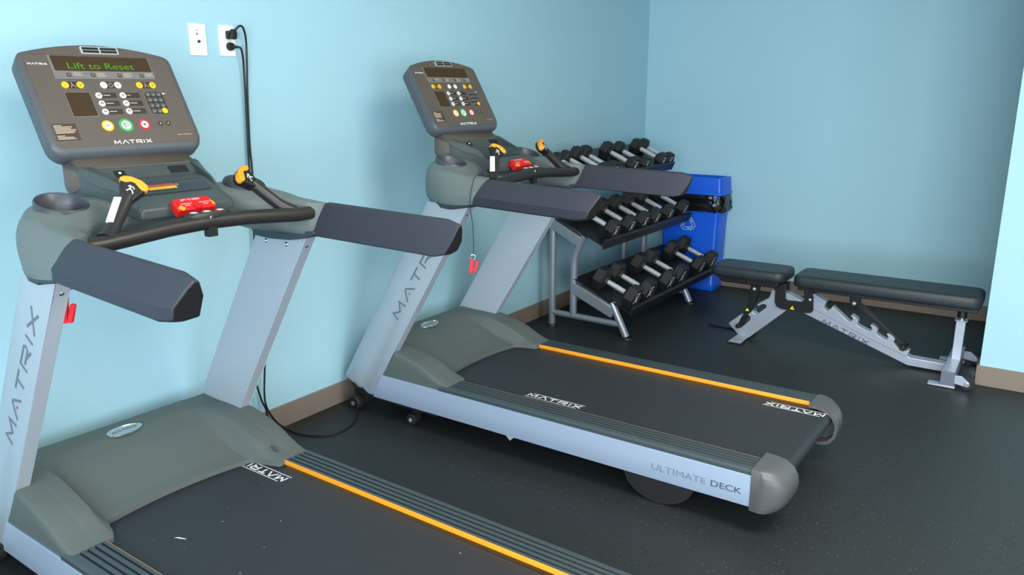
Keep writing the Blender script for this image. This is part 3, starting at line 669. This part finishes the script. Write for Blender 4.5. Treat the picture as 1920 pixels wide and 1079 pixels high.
    for x, r0_, ring_, sym in ((-.0523, .0172, 'button_yellow', 0), (.003, .0215, 'green', 1), (.0611, .0175, 'clip_red', 2)):
        def big_(mb, x=x, r0_=r0_, ring_=ring_, sym=sym):
            mb.disc((x, .0675, 0), (0, 0, 1), r0_, .0010, ring_, 28); mb.disc((x, .0675, .001), (0, 0, 1), r0_*.66, .0012, 'white', 24)
            if sym == 0: mb.stroke([(x-.003, .0625), (x-.003, .0725)], .0018, .0022, .0025, 'panel_dark').stroke([(x+.003, .0625), (x+.003, .0725)], .0018, .0022, .0025, 'panel_dark')
            if sym == 2: rect(mb, x-.003, .0645, x+.003, .0705, 'panel_dark', .0026)
            if sym == 1: put_text(mb, 'go', Matrix.Translation((x-.0085, .0640, .0022)), .017, .011, 'panel_dark')
        ov('control_button', big_, ('yellow ringed pause button', 'green ringed go button', 'red ringed stop button')[sym], lvl=.0012)
    for x in (.114, .139):
        ov('control_button', lambda mb, x=x: mb.disc((x, .069, 0), (0, 0, 1), .008, .001, 'panel_dark', 16).stroke([(x-.003, .066), (x+.003, .072)], .003, .001, .0013, 'label_text'), 'small dark round button', lvl=.0012)
    ov('network_mark', lambda mb: (rect(mb, .160, .1695, .166, .1745, 'white', .0005), rect(mb, .168, .1695, .173, .1745, 'thin_mark', .0005)), lvl=.0012)
    # ---- grip bar, levers, button pod, emergency stop
    bar = [(.6735, -.352, 1.1155), (.6735, -.30, 1.1165), (.670, -.22, 1.122), (.664, -.12, 1.129), (.659, 0, 1.132), (.664, .12, 1.129), (.670, .22, 1.122), (.6735, .30, 1.1165), (.6735, .352, 1.1155)]
    gb = MB().tube([Vector(p) for p in bar], [.0205, .0215, .0215, .0215, .0215, .0215, .0215, .0215, .0205], 'grip', 20).build('grip_bar', T, 0, ang=50)
    mb = MB(); rg = []
    for k, (a, b_, z) in enumerate(((.072, .014, 1.118), (.078, .023, 1.136), (.076, .024, 1.150), (.070, .021, 1.1575), (.060, .016, 1.1590))):
        rg.append([(.655+b_*math.cos(2*math.pi*i/28), .004+a*math.sin(2*math.pi*i/28), z) for i in range(28)])
    mb.loft(rg, 'grip'); mb.box((.655, -.012, 1.092), (.678, .016, 1.12), 'black')
    gp = mb.build('bar_control_pod', T, 0, ang=50)
    for y, c1, lb in ((-.0365, 'thin_mark', 'pale'), (.0035, 'green', 'green'), (.0455, 'clip_red', 'red')):
        MB().disc((.6515, y, 1.1590), (0, 0, 1), .0125, .0015, c1, 20).disc((.6515, y, 1.1605), (0, 0, 1), .0088, .001, 'white', 16).build('bar_button', gp, label=lb+' round bar button')
    MB().tube([(.6765+.002*math.sin(R(a)), .004*math.cos(R(a)), 1.1405+.009*math.sin(R(a))) for a in range(0, 361, 30)], .002, 'chrome', 8).build('tether_ring', gp)
    # emergency stop
    d1 = Vector((.043, 0, -.030)).normalized(); EM = frame((.580, .0005, 1.1895), (0, 1, 0), -d1)
    mb = MB(); mb.M = EM; mb.prism([(-.052, .001), (.052, .001), (.056, -.010), (.057, -.046), (-.064, -.048), (-.062, -.010)], -.020, .006, 'red', XY)
    es = mb.build('emergency_stop', T, .004, 3)
    mb = MB(); mb.M = EM @ Matrix.Translation((0, 0, .0062))
    put_text(mb, 'LIFT TO RESET', Matrix.Translation((-.036, -.0125, 0)), .060, .0068, 'logo_white')
    for x in (-.043, .013): put_text(mb, 'EMERGENCY', Matrix.Translation((x, -.027, 0)), .034, .0045, 'logo_white'); put_text(mb, 'STOP', Matrix.Translation((x+.009, -.035, 0)), .016, .0045, 'logo_white')
    mb.prism([(-.060, -.040), (-.048, -.029), (-.037, -.041), (-.049, -.052)], 0, .0012, 'orange', XY)
    mb.prism([(.0495, -.018), (.0555, -.026), (.0565, -.040), (.0495, -.040)], 0, .0012, 'orange', XY)
    rect(mb, -.010, -.048, .010, -.034, 'red', .003)
    mb.build('stop_lettering', es, label='white LIFT TO RESET and EMERGENCY STOP lettering')
    for s in (-1, 1):
        A_ = Vector((.664, s*.292, 1.122)); Hc = Vector((.592, s*.1655, 1.2445)); a = (Hc-Vector((.640, s*.255, 1.152))).normalized()
        P1 = Hc-a*.040
        tv = Vector((.041, -s*.042, -.041)); tv = (tv-a*tv.dot(a)).normalized(); nn = a.cross(tv)
        if nn.dot(Vector((1, -.7, .6))) < 0: nn = -nn
        lev = MB().tube([A_, Vector((.652, s*.272, 1.136)), Vector((.640, s*.255, 1.152)), P1-a*.012, P1], [.024, .022, .0185, .0175, .017], 'grip', 18).build('control_lever', T, 0, ang=50)
        LM = Matrix(((tv.x, a.x, nn.x, Hc.x), (tv.y, a.y, nn.y, Hc.y), (tv.z, a.z, nn.z, Hc.z), (0, 0, 0, 1)))
        mb = MB(); mb.M = LM; mb.prism([(-.034, -.004), (-.020, -.036), (-.016, -.052), (.016, -.052), (.022, -.036), (.036, -.006), (.030, .006), (.012, .013), (-.012, .013), (-.030, .007)], -.017, .013, 'black', XY)
        hd = mb.build('lever_head', lev, .004, 3)
        mb = MB(); mb.M = LM; mb.prism([(-.037, -.002), (-.031, -.010), (-.018, -.009), (-.008, -.001), (.002, -.001), (.012, -.008), (.024, -.015), (.034, -.013), (.039, -.005), (.032, .006), (.014, .0135), (-.012, .0135), (-.028, .008)], -.004, .0165, 'orange', XY)
        mb.build('lever_switch', lev, .003, 3, label='yellow orange thumb switch')
        mb = MB(); mb.M = LM @ Matrix.Translation((0, 0, .0132))
        mb.stroke([(-.006, -.012), (-.003, -.022), (-.009, -.032)], .003, 0, .0006, 'logo_white').stroke([(-.003, -.022), (.004, -.027), (.008, -.035)], .003, 0, .0006, 'logo_white').stroke([(-.010, -.017), (.002, -.015), (.007, -.020)], .0025, 0, .0006, 'logo_white')
        mb.build('lever_icon', lev)
        if s < 0:
            q = [Vector(p) for p in ((.601, -.226, 1.2205), (.6172, -.215, 1.2200), (.6528, -.263, 1.1642), (.6353, -.2733, 1.1647))]
            n_ = (q[1]-q[0]).cross(q[3]-q[0]).normalized(); n_ = n_ if n_.dot(Vector((1, -1, 1))) > 0 else -n_
            MB().add([p+n_*.001 for p in q]+[p-n_*.010 for p in q], [(0,1,2,3),(7,6,5,4),(0,4,5,1),(1,5,6,2),(2,6,7,3),(3,7,4,0)], 'white').build('lever_sticker', lev, .001, label='white sticker')
    # ---- safety tether with red clip
    path, cpos = clip
    tt = MB().tube(path, .0013, 'black', 6).build('tether_cord', T)
    c = Vector(cpos)
    CMx = frame(c, (.85, .53, 0), (0, 0, 1))
    mb = MB(); mb.M = CMx @ Matrix.Rotation(R(-6), 4, 'Z'); mb.prism(rrect(-.014, -.062, .003, -.004, .004), -.007, .007, 'clip_red', XY)
    mb.M = CMx @ Matrix.Translation((.010, -.035, 0)) @ Matrix.Rotation(R(-17), 4, 'Z'); mb.prism(rrect(-.006, -.026, .006, .026, .004), -.006, .006, 'clip_red', XY)
    mb.build('tether_clip', tt, .0015, label='red plastic clip')
    mb = MB(); mb.M = CMx; mb.tube([(.0105*math.cos(R(a))-.003, .0105*math.sin(R(a))+.004, 0) for a in range(0, 361, 24)], .0012, 'chrome', 6); mb.build('split_ring', tt)
    return T
treadmill((.1645, -.0039, 0), -.0305, 'near treadmill, its console lit with green text, below the wall plates', True,
          ([(.640, -.335, 1.02), (.615, -.345, 1.005), (.565, -.352, .995), (.556, -.355, .975)], (.554, -.356, .966)))
treadmill((.2109, 1.5794, 0), -.0142, 'far treadmill with blank console and dangling red clip, beside the dumbbell rack', False,
          ([(.672, -.004, 1.10), (.664, -.12, 1.098), (.662, -.24, 1.105), (.652, -.318, 1.145), (.645, -.345, 1.157), (.640, -.372, 1.157), (.648, -.398, 1.145), (.655, -.424, 1.108), (.658, -.437, 1.07), (.652, -.430, 1.03), (.640, -.400, .97), (.628, -.378, .90), (.624, -.374, .826)], (.624, -.374, .818)))

# ------------------------------------------------------------------ dumbbell rack
RY0, RY1 = 2.92, 3.94
rk = empty('dumbbell_rack', (.43, 3.43, 0)); tag(rk, 'grey tubular three-shelf rack of dumbbells in the corner', 'dumbbell rack')
RO = Matrix.Translation((-.43, -3.43, 0))
def rbuild(mb, name, **k): 
    mb.M = None; mb.v = [RO @ p for p in mb.v]; return mb.build(name, rk, **k)
def bar2(mb, p, q, y, h, wd, mt):
    d = Vector((q[0]-p[0], 0, q[1]-p[1])).normalized(); n = Vector((-d.z, 0, d.x))*h/2
    P, Q = Vector((p[0], 0, p[1])), Vector((q[0], 0, q[1]))
    mb.prism([((P+n).x, (P+n).z), ((Q+n).x, (Q+n).z), ((Q-n).x, (Q-n).z), ((P-n).x, (P-n).z)], y-wd/2, y+wd/2, mt)
for y in (RY0, RY1):
    rbuild(MB().tube([(.168, y, .012), (.168, y, .70), (.150, y, 1.02)], .0225, 'rack_grey', 20), 'rear_post', ang=40)
    rbuild(MB().tube([(.325, y, .085), (.325, y, .42), (.328, y, .455), (.340, y, .50), (.374, y, .572), (.396, y, .612)], .0225, 'rack_grey', 20), 'middle_post', ang=40)
    rbuild(MB().tube([(.597, y, .213), (.700, y, .010)], .0225, 'rack_grey', 20), 'front_leg', ang=40)
    rbuild(MB().tube([(.168, y, .088), (.650, y, .082)], .020, 'rack_grey', 20), 'base_bar', ang=40)
    mb = MB(); bar2(mb, (.155, .675), (.374, .566), y, .066, .044, 'rack_grey'); rbuild(mb, 'shelf_arm', bevel=.006)
    mb = MB(); bar2(mb, (.32, .275), (.615, .150), y, .072, .044, 'rack_grey'); rbuild(mb, 'shelf_arm', bevel=.006)
    mb = MB(); bar2(mb, (.13, 1.025), (.36, .920), y, .05, .044, 'rack_grey'); rbuild(mb, 'shelf_arm', bevel=.006)
    for x in (.168, .706): rbuild(MB().disc((x, y, 0), (0, 0, 1), .040, .012, 'black', 28, .036), 'foot_pad')
SH = {3: (.74, .165, .42, .33), 2: (.55, .562, .45, .16), 1: (.42, .935, .45, .075)}      # front X, z, slope, rear X
SY = {3: (2.90, 4.285), 2: (2.885, 4.235), 1: (2.86, 4.18)}
for k, (X0, z0, sl, XRr) in SH.items():
    d = Vector((1, 0, -sl)).normalized(); n = Vector((sl, 0, 1)).normalized()
    F = Vector((X0, 0, z0)); B = Vector((XRr, 0, z0+sl*(X0-XRr)))
    def pp(P, a, b_): q = P+d*a+n*b_; return (q.x, q.z)
    poly = [pp(B, 0, -.004), pp(B, 0, .0), pp(F, -.022, 0), pp(F, -.022, .040), pp(F, -.016, .044), pp(F, .0, .044), pp(F, .004, .040), pp(F, .004, -.018), pp(F, -.004, -.018), pp(F, -.012, -.004)]
    mb = MB(); mb.prism(poly, *SY[k], 'black_metal')
    sh = rbuild(mb, 'shelf', bevel=.0015)
# dumbbells: local x = axis, front head at +x
def dumbbell(r, L, hl=.071):
    t = empty('dumbbell', (0, 0, 0))
    MB().tube([(-hl-.01, 0, 0), (-hl*.5, 0, 0), (0, 0, 0), (hl*.5, 0, 0), (hl+.01, 0, 0)], [.0155, .0165, .0172, .0165, .0155], 'brushed', 20).build('handle', t, 0, ang=50, label='chrome handle')
    cr_ = r/math.cos(R(30))
    for s in (-1, 1):
        st_ = [(hl-.006, .30), (hl-.004, .42), (hl+.006, .46), (hl+.010, .80), (hl+.020, 1.0), (hl+L-.008, 1.0), (hl+L, .90), (hl+L+.0005, .80), (hl+L-.003, .78)]
        mb = MB(); rings = []
        for a, q in st_: rings.append([(s*a, cr_*q*math.cos(R(60*k)), cr_*q*math.sin(R(60*k))) for k in range(6)])
        mb.loft(rings, 'rubber'); h = mb.build('head', t, .0015, 2, ang=25)
        if s > 0:
            mb = MB(); mb.M = frame((hl+L-.0029, 0, 0), (0, 1, 0), (0, 0, 1))
            q = r*.62
            mb.stroke([(-.5*q, -.75*q), (0, -.1*q), (-.45*q, .55*q)], .16*q, 0, .0006, 'logo_white').stroke([(.55*q, -.75*q), (.1*q, -.1*q), (.6*q, .55*q)], .16*q, 0, .0006, 'logo_white')
            mb.stroke([(-.3*q, -.12*q), (.4*q, -.12*q)], .12*q, 0, .0006, 'logo_white')
            mb.stroke([(-.6*q, .85*q), (.7*q, .85*q)], .14*q, 0, .0006, 'logo_white')
            mb.build('emblem', h, label='white printed emblem')
    return t
def copy_tree(o, parent=None):
    c = o.copy(); COL.objects.link(c)
    if parent: c.parent = parent
    for ch in [x for x in bpy.data.objects if x.parent == o]: copy_tree(ch, c)
    return c
ORD = ['nearest', 'second', 'third', 'fourth', 'fifth', 'sixth', 'seventh', 'eighth']
DB = {3: (.0690, .078, .572, [2.976, 3.175, 3.503, 3.702, 4.058, 4.279], 'bottom'),
      2: (.0590, .074, .385, [3.060, 3.284, 3.490, 3.680, 3.905, 4.170], 'middle'),
      1: (.0480, .066, .285, [2.905, 3.000, 3.125, 3.240, 3.535, 3.722, 3.995, 4.122], 'top')}
for k, (r0_, L, xm, ys, nm) in DB.items():
    X0, z0, sl, _ = SH[k]; n = Vector((sl, 0, 1)).normalized(); protos = {}
    for i, y in enumerate(ys):
        r = r0_
        if k == 1: r = [.036, .040, .050, .050, .0545, .050, .053, .050][i]
        if r in protos: t = copy_tree(protos[r])
        else: t = protos[r] = dumbbell(r, L)
        P = Vector((xm, y, z0+sl*(X0-xm)))+n*(r+.0008)
        al = math.atan(sl)
        t.rotation_euler = (0, al, 0); t.location = P
        if i == 0: w_ = 'nearest the far treadmill'
        elif i == len(ys)-1: w_ = 'last one, beside the blue bin'
        else: w_ = ORD[i]+' from the treadmill end'
        tag(t, 'black hex dumbbell, %s shelf, %s' % (nm, w_), 'dumbbell', 'hex dumbbells on the %s shelf' % nm)

# ------------------------------------------------------------------ recycling bin and its liner
bn = empty('recycling_bin', (.48, 4.47, 0)); tag(bn, 'tall narrow blue recycling bin with white arrows, standing in the corner', 'recycling bin')
def rb(x0, x1, y0, y1, z, r=.03): return [(a-.48, b_-4.47, z) for a, b_ in rrect(x0, y0, x1, y1, r, 4)]
mb = MB(); mb.loft([rb(.300, .712, 4.372, 4.562, 0), rb(.298, .714, 4.370, 4.564, .01), rb(.292, .716, 4.366, 4.568, .05), rb(.294, .714, 4.368, 4.566, .056), rb(.268, .726, 4.360, 4.576, .60), rb(.262, .730, 4.357, 4.579, .74)], 'blue_bin')
body = mb.build('body', bn, 0, ang=40)
mb = MB(); mb.loft([rb(.235, .750, 4.342, 4.586, .728), rb(.235, .750, 4.342, 4.586, .744), rb(.246, .742, 4.347, 4.582, .750), rb(.250, .736, 4.352, 4.580, .842), rb(.254, .732, 4.356, 4.578, .852, .026), rb(.275, .711, 4.376, 4.562, .852, .02), rb(.280, .706, 4.382, 4.556, .825, .02)], 'blue_bin')
mb.build('lid', bn, 0, ang=40)
mb = MB(); mb.box((-.19, -.075, .826), (.215, .075, .829), 'blue_inner'); mb.build('lid_flap', bn)
# recycling arrows: three chasing outline arrows
mb = MB(); mb.M = frame((.490-.48, 4.3605-4.47, .500), (1, 0, 0), (0, 0, 1))
def rot2(p, a): return (p[0]*math.cos(a)-p[1]*math.sin(a), p[0]*math.sin(a)+p[1]*math.cos(a))
for k in range(3):
    a = R(120*k)
    o1 = [(-.040, .012), (-.018, .050), (.010, .050), (.020, .033), (.028, .038), (.026, .012), (.004, .024), (.011, .028), (.005, .036), (-.004, .036), (-.026, .002)]
    o1 = [(x*1.0, y*1.0+.004) for x, y in o1]
    mb.stroke([rot2((p[0]*1.08, p[1]*1.08), a) for p in o1], .0034, 0, .0006, 'logo_white', True)
mb.build('recycling_mark', body, label='white outline recycling arrows')
lnr = MB(); rings = []; N = 84
for k, z in enumerate([.727, .718, .70, .68, .66, .645, .63, .615, .600, .598]):
    rg = []
    for i in range(N):
        t = 2*math.pi*i/N; c_, s_ = math.cos(t), math.sin(t)
        ex = .249*math.copysign(abs(c_)**.32, c_); ey = .119*math.copysign(abs(s_)**.45, s_)
        fl = 1+[.0, .02, .03, .035, .04, .04, .045, .04, .02, -.04][k]
        jx = (math.sin(i*.55+k*.9)+.8*math.sin(i*.93-k*.7)+.5*math.sin(i*.21+k*1.9))*.0048+random.uniform(-1, 1)*.0042
        jx *= min(1, k/2)
        dy = ey*fl+jx*(1 if s_ < 0 else .3); dy = max(-.137, min(.106, dy))
        zz = z+(math.sin(i*.7)*.008+random.uniform(-.004, .004) if k > 5 else 0)
        rg.append((.017+ex*fl+jx, dy, zz))
    rings.append(rg)
lnr.loft(rings, 'bag', cap=False)
lo = lnr.build('bin_liner', None, 0, ang=14); lo.location = (.48, 4.47, 0)
tag(lo, 'black plastic bin liner folded over the rim of the blue recycling bin', 'bin liner')

# ------------------------------------------------------------------ weight bench (profile drawn in world X,Z; Y is its width)
wb = empty('weight_bench', (1.85, 3.34, 0)); tag(wb, 'adjustable weight bench with dark padded seat and back, silver MATRIX frame', 'weight bench')
BO = Vector((-1.85, -3.34, 0))
def bb(mb, name, parent=None, **k):
    mb.v = [p+BO for p in mb.v]; return mb.build(name, parent or wb, **k)
yN, yF = 3.312, 3.372
def cushion(name, x0, x1, y0, y1, z0, z1, mt='vinyl', r=.055):
    mb = MB(); rg = []
    for ins, z in ((.014, z0), (.004, z0+.006), (0, z0+.018), (0, z1-.022), (.004, z1-.008), (.014, z1-.001), (.03, z1)):
        rg.append([(a, b_, z) for a, b_ in rrect(x0+ins, y0+ins, x1-ins, y1-ins, max(.01, r-ins), 6)])
    mb.loft(rg, mt); return bb(mb, name, ang=60)
s_ = cushion('seat_pad', 1.100, 1.545, 3.205, 3.475, .398, .462)
b_p = cushion('back_pad', 1.590, 2.535, 3.200, 3.480, .392, .462)
bb(MB().prism([(1.13, .400), (1.17, .362), (1.50, .362), (1.51, .400)], 3.235, 3.445, 'black_metal'), 'seat_shell', bevel=.006)
bb(MB().box((1.62, 3.30, .358), (2.515, 3.38, .393), 'black_metal'), 'back_pad_frame', bevel=.004)
bb(MB().box((1.62, 3.225, .374), (2.520, 3.455, .393), 'black_metal'), 'back_board', bevel=.003)
# front leg with hooks
leg = [(1.297, .012), (1.271, .022), (1.205, .083), (1.209, .092), (1.268, .146), (1.279, .138), (1.266, .098), (1.248, .075), (1.262, .060), (1.284, .070), (1.335, .128), (1.337, .145), (1.318, .160), (1.354, .197),
       (1.349, .176), (1.371, .165), (1.428, .223), (1.424, .237), (1.403, .238), (1.374, .219), (1.371, .232), (1.440, .283), (1.452, .336), (1.490, .330), (1.560, .250), (1.540, .215), (1.335, .014)]
bb(MB().prism(leg, yN, yF, 'bench_silver'), 'front_leg', bevel=.0025)
bb(MB().prism([(1.245, .006), (1.262, .022), (1.335, .022), (1.325, .006)], 3.19, 3.49, 'bench_silver').box((1.243, 3.185, 0), (1.330, 3.235, .008), 'black').box((1.243, 3.445, 0), (1.330, 3.495, .008), 'black'), 'front_foot', bevel=.002)
bb(MB().box((1.02, 3.47, .0), (1.24, 3.50, .014), 'black_metal'), 'foot_hook', bevel=.003)
# main beam and ladder plate
beam = [(1.55, .262), (1.63, .225), (2.219, .012), (2.41, .010), (2.41, .055), (2.233, .058), (2.201, .070), (2.0, .138), (1.758, .232), (1.60, .305), (1.53, .33), (1.49, .33)]
bm0 = bb(MB().prism(beam, yN-.002, yF+.002, 'bench_silver'), 'main_beam', bevel=.003)
lad = [(1.63, .285), (1.648, .330), (1.686, .345), (1.700, .343), (1.766, .309), (1.758, .285), (1.757, .268), (1.766, .256), (1.780, .256), (1.791, .268), (1.801, .286), (1.888, .216), (1.902, .210), (1.916, .222), (1.914, .236), (1.903, .246), (1.909, .251), (1.938, .233), (1.946, .218), (1.940, .203), (1.952, .192),
       (1.998, .174), (2.014, .174), (2.022, .185), (2.018, .198), (2.009, .205), (2.015, .212), (2.040, .202), (2.052, .188), (2.046, .168), (2.056, .158), (2.088, .141), (2.104, .141), (2.110, .152), (2.105, .164), (2.097, .169), (2.104, .178), (2.132, .163), (2.144, .148), (2.136, .130), (2.160, .106), (2.176, .094), (2.192, .090), (2.214, .100), (2.222, .094), (2.212, .062), (2.0, .136), (1.758, .230), (1.66, .27)]
bb(MB().prism(lad, yN-.006, yN+.048, 'bench_silver'), 'ladder_plate', bevel=.002)
d = Vector((2.018-1.750, 0, .0925-.1855)).normalized()
mb = MB(); wordmark(mb, frame((1.752, yN-.0022, .1780), d, (-d.z, 0, d.x)), .268, .0245, 'purple_mark', 'clip_red', .15); mb.v = [p+BO for p in mb.v]
mb.build('beam_lettering', bm0, label='dark MATRIX lettering')
# U bracket carrying seat and back
ub = [(1.474, .370), (1.536, .383), (1.539, .300), (1.552, .287), (1.632, .290), (1.645, .303), (1.636, .366), (1.646, .378), (1.668, .380), (1.682, .368), (1.694, .331), (1.700, .250), (1.690, .232), (1.655, .225), (1.515, .229), (1.490, .240), (1.478, .262)]
for y0_, y1_ in ((yN-.016, yN-.008), (yF+.008, yF+.016)): 
    br = bb(MB().prism(ub, y0_, y1_, 'black_metal'), 'pivot_bracket', bevel=.002)
    if y0_ < 3.3:
        mb = MB(); mb.M = Matrix.Translation(BO) @ frame((1.582, y0_-.0002, .246), (1, 0, 0), (0, 0, 1)); mb.prism([(-.013, -.010), (.013, -.010), (0, .013)], 0, .0006, 'yellow', XY); mb.stroke([(0, -.004), (0, .005)], .003, .0006, .0009, 'black'); mb.build('caution_sticker', br, label='yellow caution triangle')
for x, z in ((1.656, .366), (1.677, .309)): bb(MB().dome((x, yN-.0155, z), (0, -1, 0), .0115 if z > .35 else .009, 'brushed'), 'bolt')
# back support arm
bb(MB().prism([(1.884, .362), (1.936, .362), (1.940, .325), (1.930, .305), (1.905, .300), (1.892, .312)], yN-.004, yF+.004, 'black_metal'), 'arm_hinge', bevel=.002)
bb(MB().dome((1.914, yN-.004, .320), (0, -1, 0), .0115, 'brushed'), 'bolt')
mb = MB(); bar2(mb, (1.922, .318), (2.185, .118), 3.343, .026, .046, 'black_metal'); bb(mb, 'support_arm', bevel=.003)
bb(MB().tube([(2.186, 3.296, .108), (2.186, 3.40, .108)], .0155, 'black', 18), 'support_pin', bevel=.002)
# seat support arm
mb = MB(); mb.prism([(1.321, .345), (1.375, .345), (1.372, .320), (1.364, .262), (1.335, .190), (1.296, .110), (1.262, .080), (1.275, .110), (1.306, .205), (1.320, .290)], yN+.006, yN+.040, 'black_metal'); bb(mb, 'seat_arm', bevel=.002)
mb = MB(); mb.tube([(1.268, 3.285, .083), (1.268, 3.39, .083)], .0135, 'black', 16); bb(mb, 'seat_pin', bevel=.002)
bb(MB().dome((1.345, yN+.005, .323), (0, -1, 0), .0115, 'brushed'), 'bolt')
mb = MB(); mb.M = Matrix.Translation(BO) @ frame((1.312, yN+.0058, .188), (1, 0, 0), (0, 0, 1)); mb.prism([(-.012, -.008), (.012, -.008), (0, .012)], 0, .0006, 'yellow', XY); mb.build('caution_sticker', wb, label='yellow caution triangle')
# rear post, base and wheels
bb(MB().box((2.424, 3.326, .085), (2.468, 3.372, .300), 'bench_silver').box((2.416, 3.318, .298), (2.476, 3.380, .304), 'bench_silver'), 'rear_post', bevel=.002)
bb(MB().disc((2.446, 3.349, .304), (0, 0, 1), .018, .012, 'chrome', 16).disc((2.446, 3.349, .316), (0, 0, 1), .024, .042, 'black', 18, .022), 'post_bumper')
bb(MB().box((2.408, 3.08, .012), (2.468, 3.60, .088), 'bench_silver').box((2.406, 3.078, .010), (2.470, 3.0805, .090), 'grey_mark'), 'rear_crossbar', bevel=.003)
for y in (3.105, 3.575):
    bb(MB().box((2.35, y-.03, 0), (2.475, y+.02, .014), 'bench_silver').box((2.345, y-.032, 0), (2.48, y+.022, .005), 'black'), 'floor_plate', bevel=.002)
    wq = bb(MB().tube([(2.527, y-.012, .034), (2.527, y+.016, .034)], .034, 'rubber', 26), 'wheel', bevel=.003)
    bb(MB().prism([(2.465, .030), (2.465, .074), (2.500, .074), (2.536, .046), (2.540, .030), (2.530, .020)], y-.022, y-.016, 'bench_silver').disc((2.524, y-.022, .036), (0, -1, 0), .011, .004, 'chrome', 14), 'wheel_fork', bevel=.0015)
